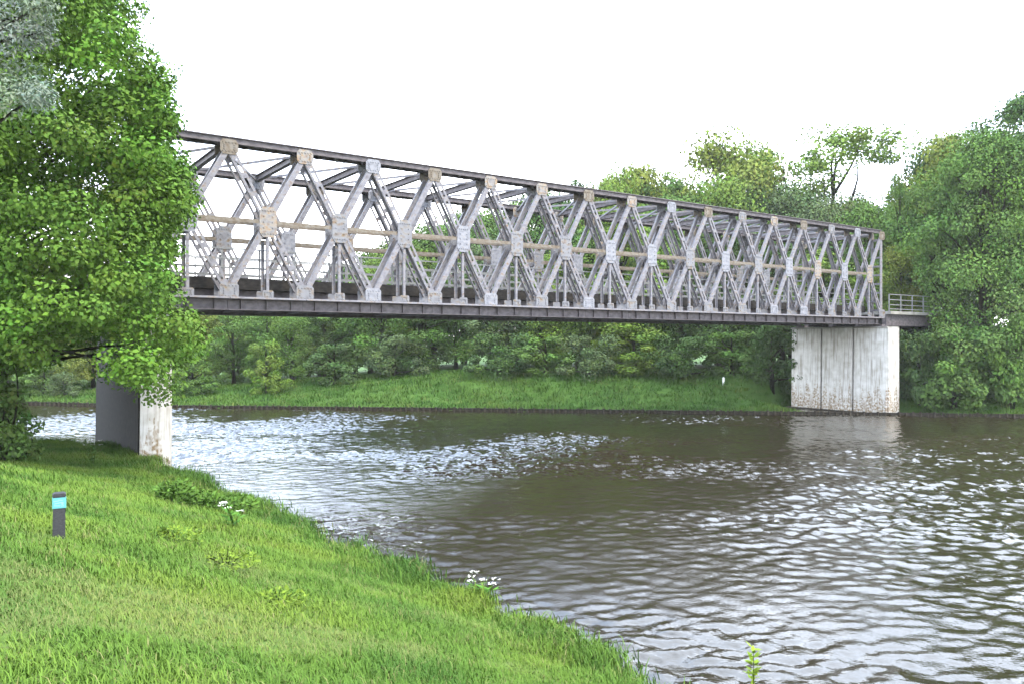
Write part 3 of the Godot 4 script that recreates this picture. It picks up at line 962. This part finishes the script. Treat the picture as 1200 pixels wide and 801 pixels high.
func flower_plant(label: String, at: Vector3, tall: float) -> void:
	var o := base("white_flower", at)
	var st := MB.new()
	var fl := MB.new()
	for i in 6:
		var a := rng.randf() * TAU
		var tip := Vector3(cos(a) * .22, tall * rng.randf_range(.7, 1.0), sin(a) * .22)
		st.tube(PackedVector3Array([Vector3(0, -.05, 0), tip * Vector3(.4, .6, .4), tip]), PackedFloat32Array([.006, .005, .003]), 4, Color(.08, .16, .03))
		for k in 16:
			var b := rng.randf() * TAU
			var q := tip + Vector3(cos(b), rng.randf_range(-.1, .2), sin(b)) * sqrt(rng.randf()) * .055
			fl.leaf(q, Vector3(cos(b), .2, sin(b)) * .03, Vector3(sin(b), 0, -cos(b)) * .012, Vector3.UP, Color(.7, .7, .62))
		for k in 8:
			var b := rng.randf() * TAU
			st.leaf(tip * rng.randf_range(.2, .8), Vector3(cos(b), .3, sin(b)) * .16, Vector3(sin(b), 0, -cos(b)) * .03, Vector3.UP, Color(.07, .16, .025))
	part("stems", st.mesh(), M.weed, o)
	part("flower_heads", fl.mesh(), M.weed, o)
	tag(o, label, "flower")

func make_plants() -> void:
	rng.seed = 500
	for b in [[203, 17.2, .62, .42, 190, "leafy dock plant on the bank edge near the slim pier"], [268, 17.8, .36, .6, 190, "broad leafy plant at the water's edge along from the dock plant"], [236, 17.6, .4, .4, 130, "low leafy plant between the dock plant and the broad leafy plant"]]:
		broad_plant("dock_plant", b[5], on_near(b[0], b[1]), b[2], b[3], b[4] * 3, Color(.062, .118, .022), .15)
	for b in [[205, 10.6, .2, .35, 120, "yellow-green weed clump in the grass between marker post and water"], [265, 10.1, .18, .4, 110, "yellow-green weed clump on the side nearer the water"], [325, 8.6, .12, .3, 80, "flat yellow-green weed lower on the near bank grass"]]:
		broad_plant("weed_clump", b[5], on_near(b[0], b[1]), b[2], b[3], b[4] * 3, Color(.105, .155, .022), .075)
	for b in [[108, 25.0, .9, "white flowering plant in the grass before the slim pier"], [275, 13.6, .5, "white flowering plant on the grass well above the water's edge"], [568, 12.4, .55, "white flowering plant in the long grass by the water"], [690, 10.6, .55, "white flowering plant leaning over the water at the grass tip"]]:
		flower_plant(b[3], on_near(b[0], b[1]), b[2])
	# a young shoot at the foot of the bank, in the water
	var at := Vector3(3.12, -.1, -10.3)
	var o := base("young_shoot", at)
	var st := MB.new()
	st.tube(PackedVector3Array([Vector3(0, -.3, 0), Vector3(.01, .5, 0), Vector3(.0, 1.15, .01)]), PackedFloat32Array([.012, .009, .004]), 5, Color(.14, .16, .04))
	var lf := MB.new()
	for i in 46:
		var a := rng.randf() * TAU
		var y := rng.randf_range(.72, 1.22)
		var al := Vector3(cos(a), rng.randf_range(.1, 1.0), sin(a)).normalized()
		var nn := (Vector3.UP - al * al.y).normalized()
		lf.leaf(Vector3(0, y, 0), al * rng.randf_range(.08, .15), nn.cross(al) * .03, nn, Color(.16, .23, .025) * rng.randf_range(.8, 1.2))
	part("stem", st.mesh(), M.weed, o)
	part("leaves", lf.mesh(), M.weed, o)
	tag(o, "thin yellow-green shoot standing in the water by the near bank", "plant")

# ------------------------------------------------------------------ small things
func plain(name_: String, col: Color, rough := 0.6) -> StandardMaterial3D:
	var m := StandardMaterial3D.new()
	m.resource_name = name_
	m.albedo_color = col.linear_to_srgb()
	m.roughness = rough
	return m

func make_marker() -> void:
	var at := on_near(69, 8.8)
	var o := base("marker_post", at, deg_to_rad(30))
	tag(o, "short dark marker post with turquoise label standing in the grass", "marker post")
	var dark := textured("recycled plastic", noise_tex(0.05, [[0.0, lin(.018, .019, .02)], [1.0, lin(.05, .05, .055)]], 256, 121), 3.0, 0.7)
	var m := MB.new()
	var h := .50
	pier_slab(m, -.058, .058, .058, -.058, -.2, h - .03, .012)
	part("shaft", m.mesh(), dark, o)
	var c := MB.new()
	c.prism(PackedVector2Array([Vector2(-.066, h - .03), Vector2(.066, h - .03), Vector2(.066, h - .008), Vector2(.045, h + .006), Vector2(-.045, h + .006), Vector2(-.066, h - .008)]), -.066, .066)
	part("cap", c.mesh(), dark, o)
	var l := MB.new()
	l.box(Vector3(0, h - .098, 0), Vector3(.134, .115, .134))
	var lab := part("label_band", l.mesh(), plain("turquoise label", Color(.07, .27, .28), .4), o)
	var marks := MB.new()
	for k in [[-.03, .022, .05, .010, .1], [.012, .030, .045, .009, -.2], [-.012, .0, .07, .010, .15], [.03, -.006, .02, .03, .0], [-.02, -.028, .06, .010, -.12], [.03, -.034, .03, .008, .1]]:
		marks.box(Vector3(k[0], k[1], .0685), Vector3(k[2], k[3], .003), Basis(Vector3(0, 0, 1), k[4]))
	part("print", marks.mesh(), plain("pale label print", Color(.17, .32, .32), .5), lab, Transform3D(Basis.IDENTITY, Vector3(0, h - .098, 0)))

func make_far_details() -> void:
	var p := on_far(848, 62.5)
	var o := base("distance_post", p)
	tag(o, "small white post on the grass slope near the white pier", "post")
	var m := MB.new()
	m.box(Vector3(0, .2, 0), Vector3(.15, .7, .10))
	part("shaft", m.mesh(), plain("white paint", Color(.72, .73, .73)), o)
	var c := MB.new()
	c.prism(PackedVector2Array([Vector2(-.085, .55), Vector2(.085, .55), Vector2(.0, .61)]), -.055, .055)
	part("cap", c.mesh(), plain("white paint", Color(.72, .73, .73)), o)
	# timber revetment along the far shore
	var r := base("timber_revetment", Vector3.ZERO)
	tag(r, "low dark timber revetment with posts along the far waterline", "revetment")
	var boards := MB.new()
	var posts := MB.new()
	var capm := MB.new()
	rng.seed = 600
	for i in range(1, FAR.size() - 1):
		var a := FAR[i]
		var b := FAR[i + 1] if i < FAR.size() - 2 else FAR[i] + (FAR[i + 1] - FAR[i]).normalized() * 40.0
		if i == 1:
			a = FAR[1] + (FAR[0] - FAR[1]).normalized() * 40.0
			segment(boards, posts, capm, a, FAR[1])
			a = FAR[1]
		segment(boards, posts, capm, a, b)
	part("boards", boards.mesh(), M.timber, r)
	tag(part("posts", posts.mesh(), M.timber, r), "", "", "", "stuff")
	part("cap_rail", capm.mesh(), M.timber, r)

func segment(boards: MB, posts: MB, capm: MB, a: Vector2, b: Vector2) -> void:
	var A := Vector3(a.x, 0, -a.y)
	var B := Vector3(b.x, 0, -b.y)
	var side := (B - A).normalized().cross(Vector3.UP)
	boards.bar(A + Vector3(0, -.32, 0), B + Vector3(0, -.32, 0), 1.0, .05, side)
	capm.bar(A + Vector3(0, .2, 0), B + Vector3(0, .2, 0), .05, .16, side)
	var n := int((B - A).length() / .45)
	for k in n:
		var p := A.lerp(B, (k + .5) / n) - side * (.1 if side.z < 0 else -.1)
		posts.box(p + Vector3(0, rng.randf_range(-.34, -.24), 0), Vector3(.13, 1.1, .13), Basis(Vector3.UP, rng.randf()))

# ------------------------------------------------------------------
func _ready() -> void:
	var cam := Camera3D.new()
	cam.name = "camera"
	cam.fov = rad_to_deg(2.0 * atan(400.5 / F))
	cam.near = 0.1
	cam.far = 2000.0
	cam.position = Vector3(0, EYE, 0)
	add_child(cam)
	cam.current = true

	var env := Environment.new()
	env.background_mode = Environment.BG_SKY
	var sky := Sky.new()
	var sm := ProceduralSkyMaterial.new()
	sm.sky_top_color = lin(.50, .66, .94)
	sm.sky_horizon_color = lin(1.0, 1.0, 1.0)
	sm.sky_curve = 0.16
	sm.ground_horizon_color = lin(.5, .5, .45)
	sm.ground_bottom_color = lin(.2, .2, .15)
	var cloud := FastNoiseLite.new()
	cloud.seed = 9
	cloud.frequency = 0.006
	cloud.fractal_octaves = 5
	var cover := NoiseTexture2D.new()
	cover.width = 1024
	cover.height = 512
	cover.seamless = true
	cover.generate_mipmaps = false
	cover.noise = cloud
	var ramp := Gradient.new()
	ramp.offsets = PackedFloat32Array([0.0, 0.36, 0.6, 1.0])
	ramp.colors = PackedColorArray([Color(1, 1, 1, 0), Color(1, 1, 1, .08), Color(1, 1, 1, .8), Color(1, 1, 1, 1)])
	cover.color_ramp = ramp
	sm.sky_cover = cover
	sm.sky_cover_modulate = Color(.82, .80, .76, 1)
	sm.sun_angle_max = 40.0
	sky.sky_material = sm
	env.sky = sky
	env.background_energy_multiplier = 1.0
	env.tonemap_mode = Environment.TONE_MAPPER_LINEAR
	env.tonemap_exposure = 5.8
	env.fog_enabled = true
	env.fog_density = 0.00022
	env.fog_light_color = Color(1.0, 1.0, .98)
	env.sdfgi_enabled = true
	env.ssao_enabled = true
	env.ssil_enabled = true
	var we := WorldEnvironment.new()
	we.name = "world_environment"
	we.environment = env
	add_child(we)
	var sun := DirectionalLight3D.new()
	sun.name = "sun"
	sun.light_color = Color(1.0, 0.96, 0.9)
	sun.light_energy = 0.32
	sun.light_angular_distance = 22.0
	sun.shadow_enabled = true
	sun.rotation_degrees = Vector3(-50, 46, 0)
	add_child(sun)

	materials()
	pier_materials()
	make_ground()
	make_water()
	make_piers()
	make_bridge()
	make_approaches()
	make_far_trees()
	make_hero_tree()
	make_far_details()
	make_marker()
	make_grass()
	make_plants()
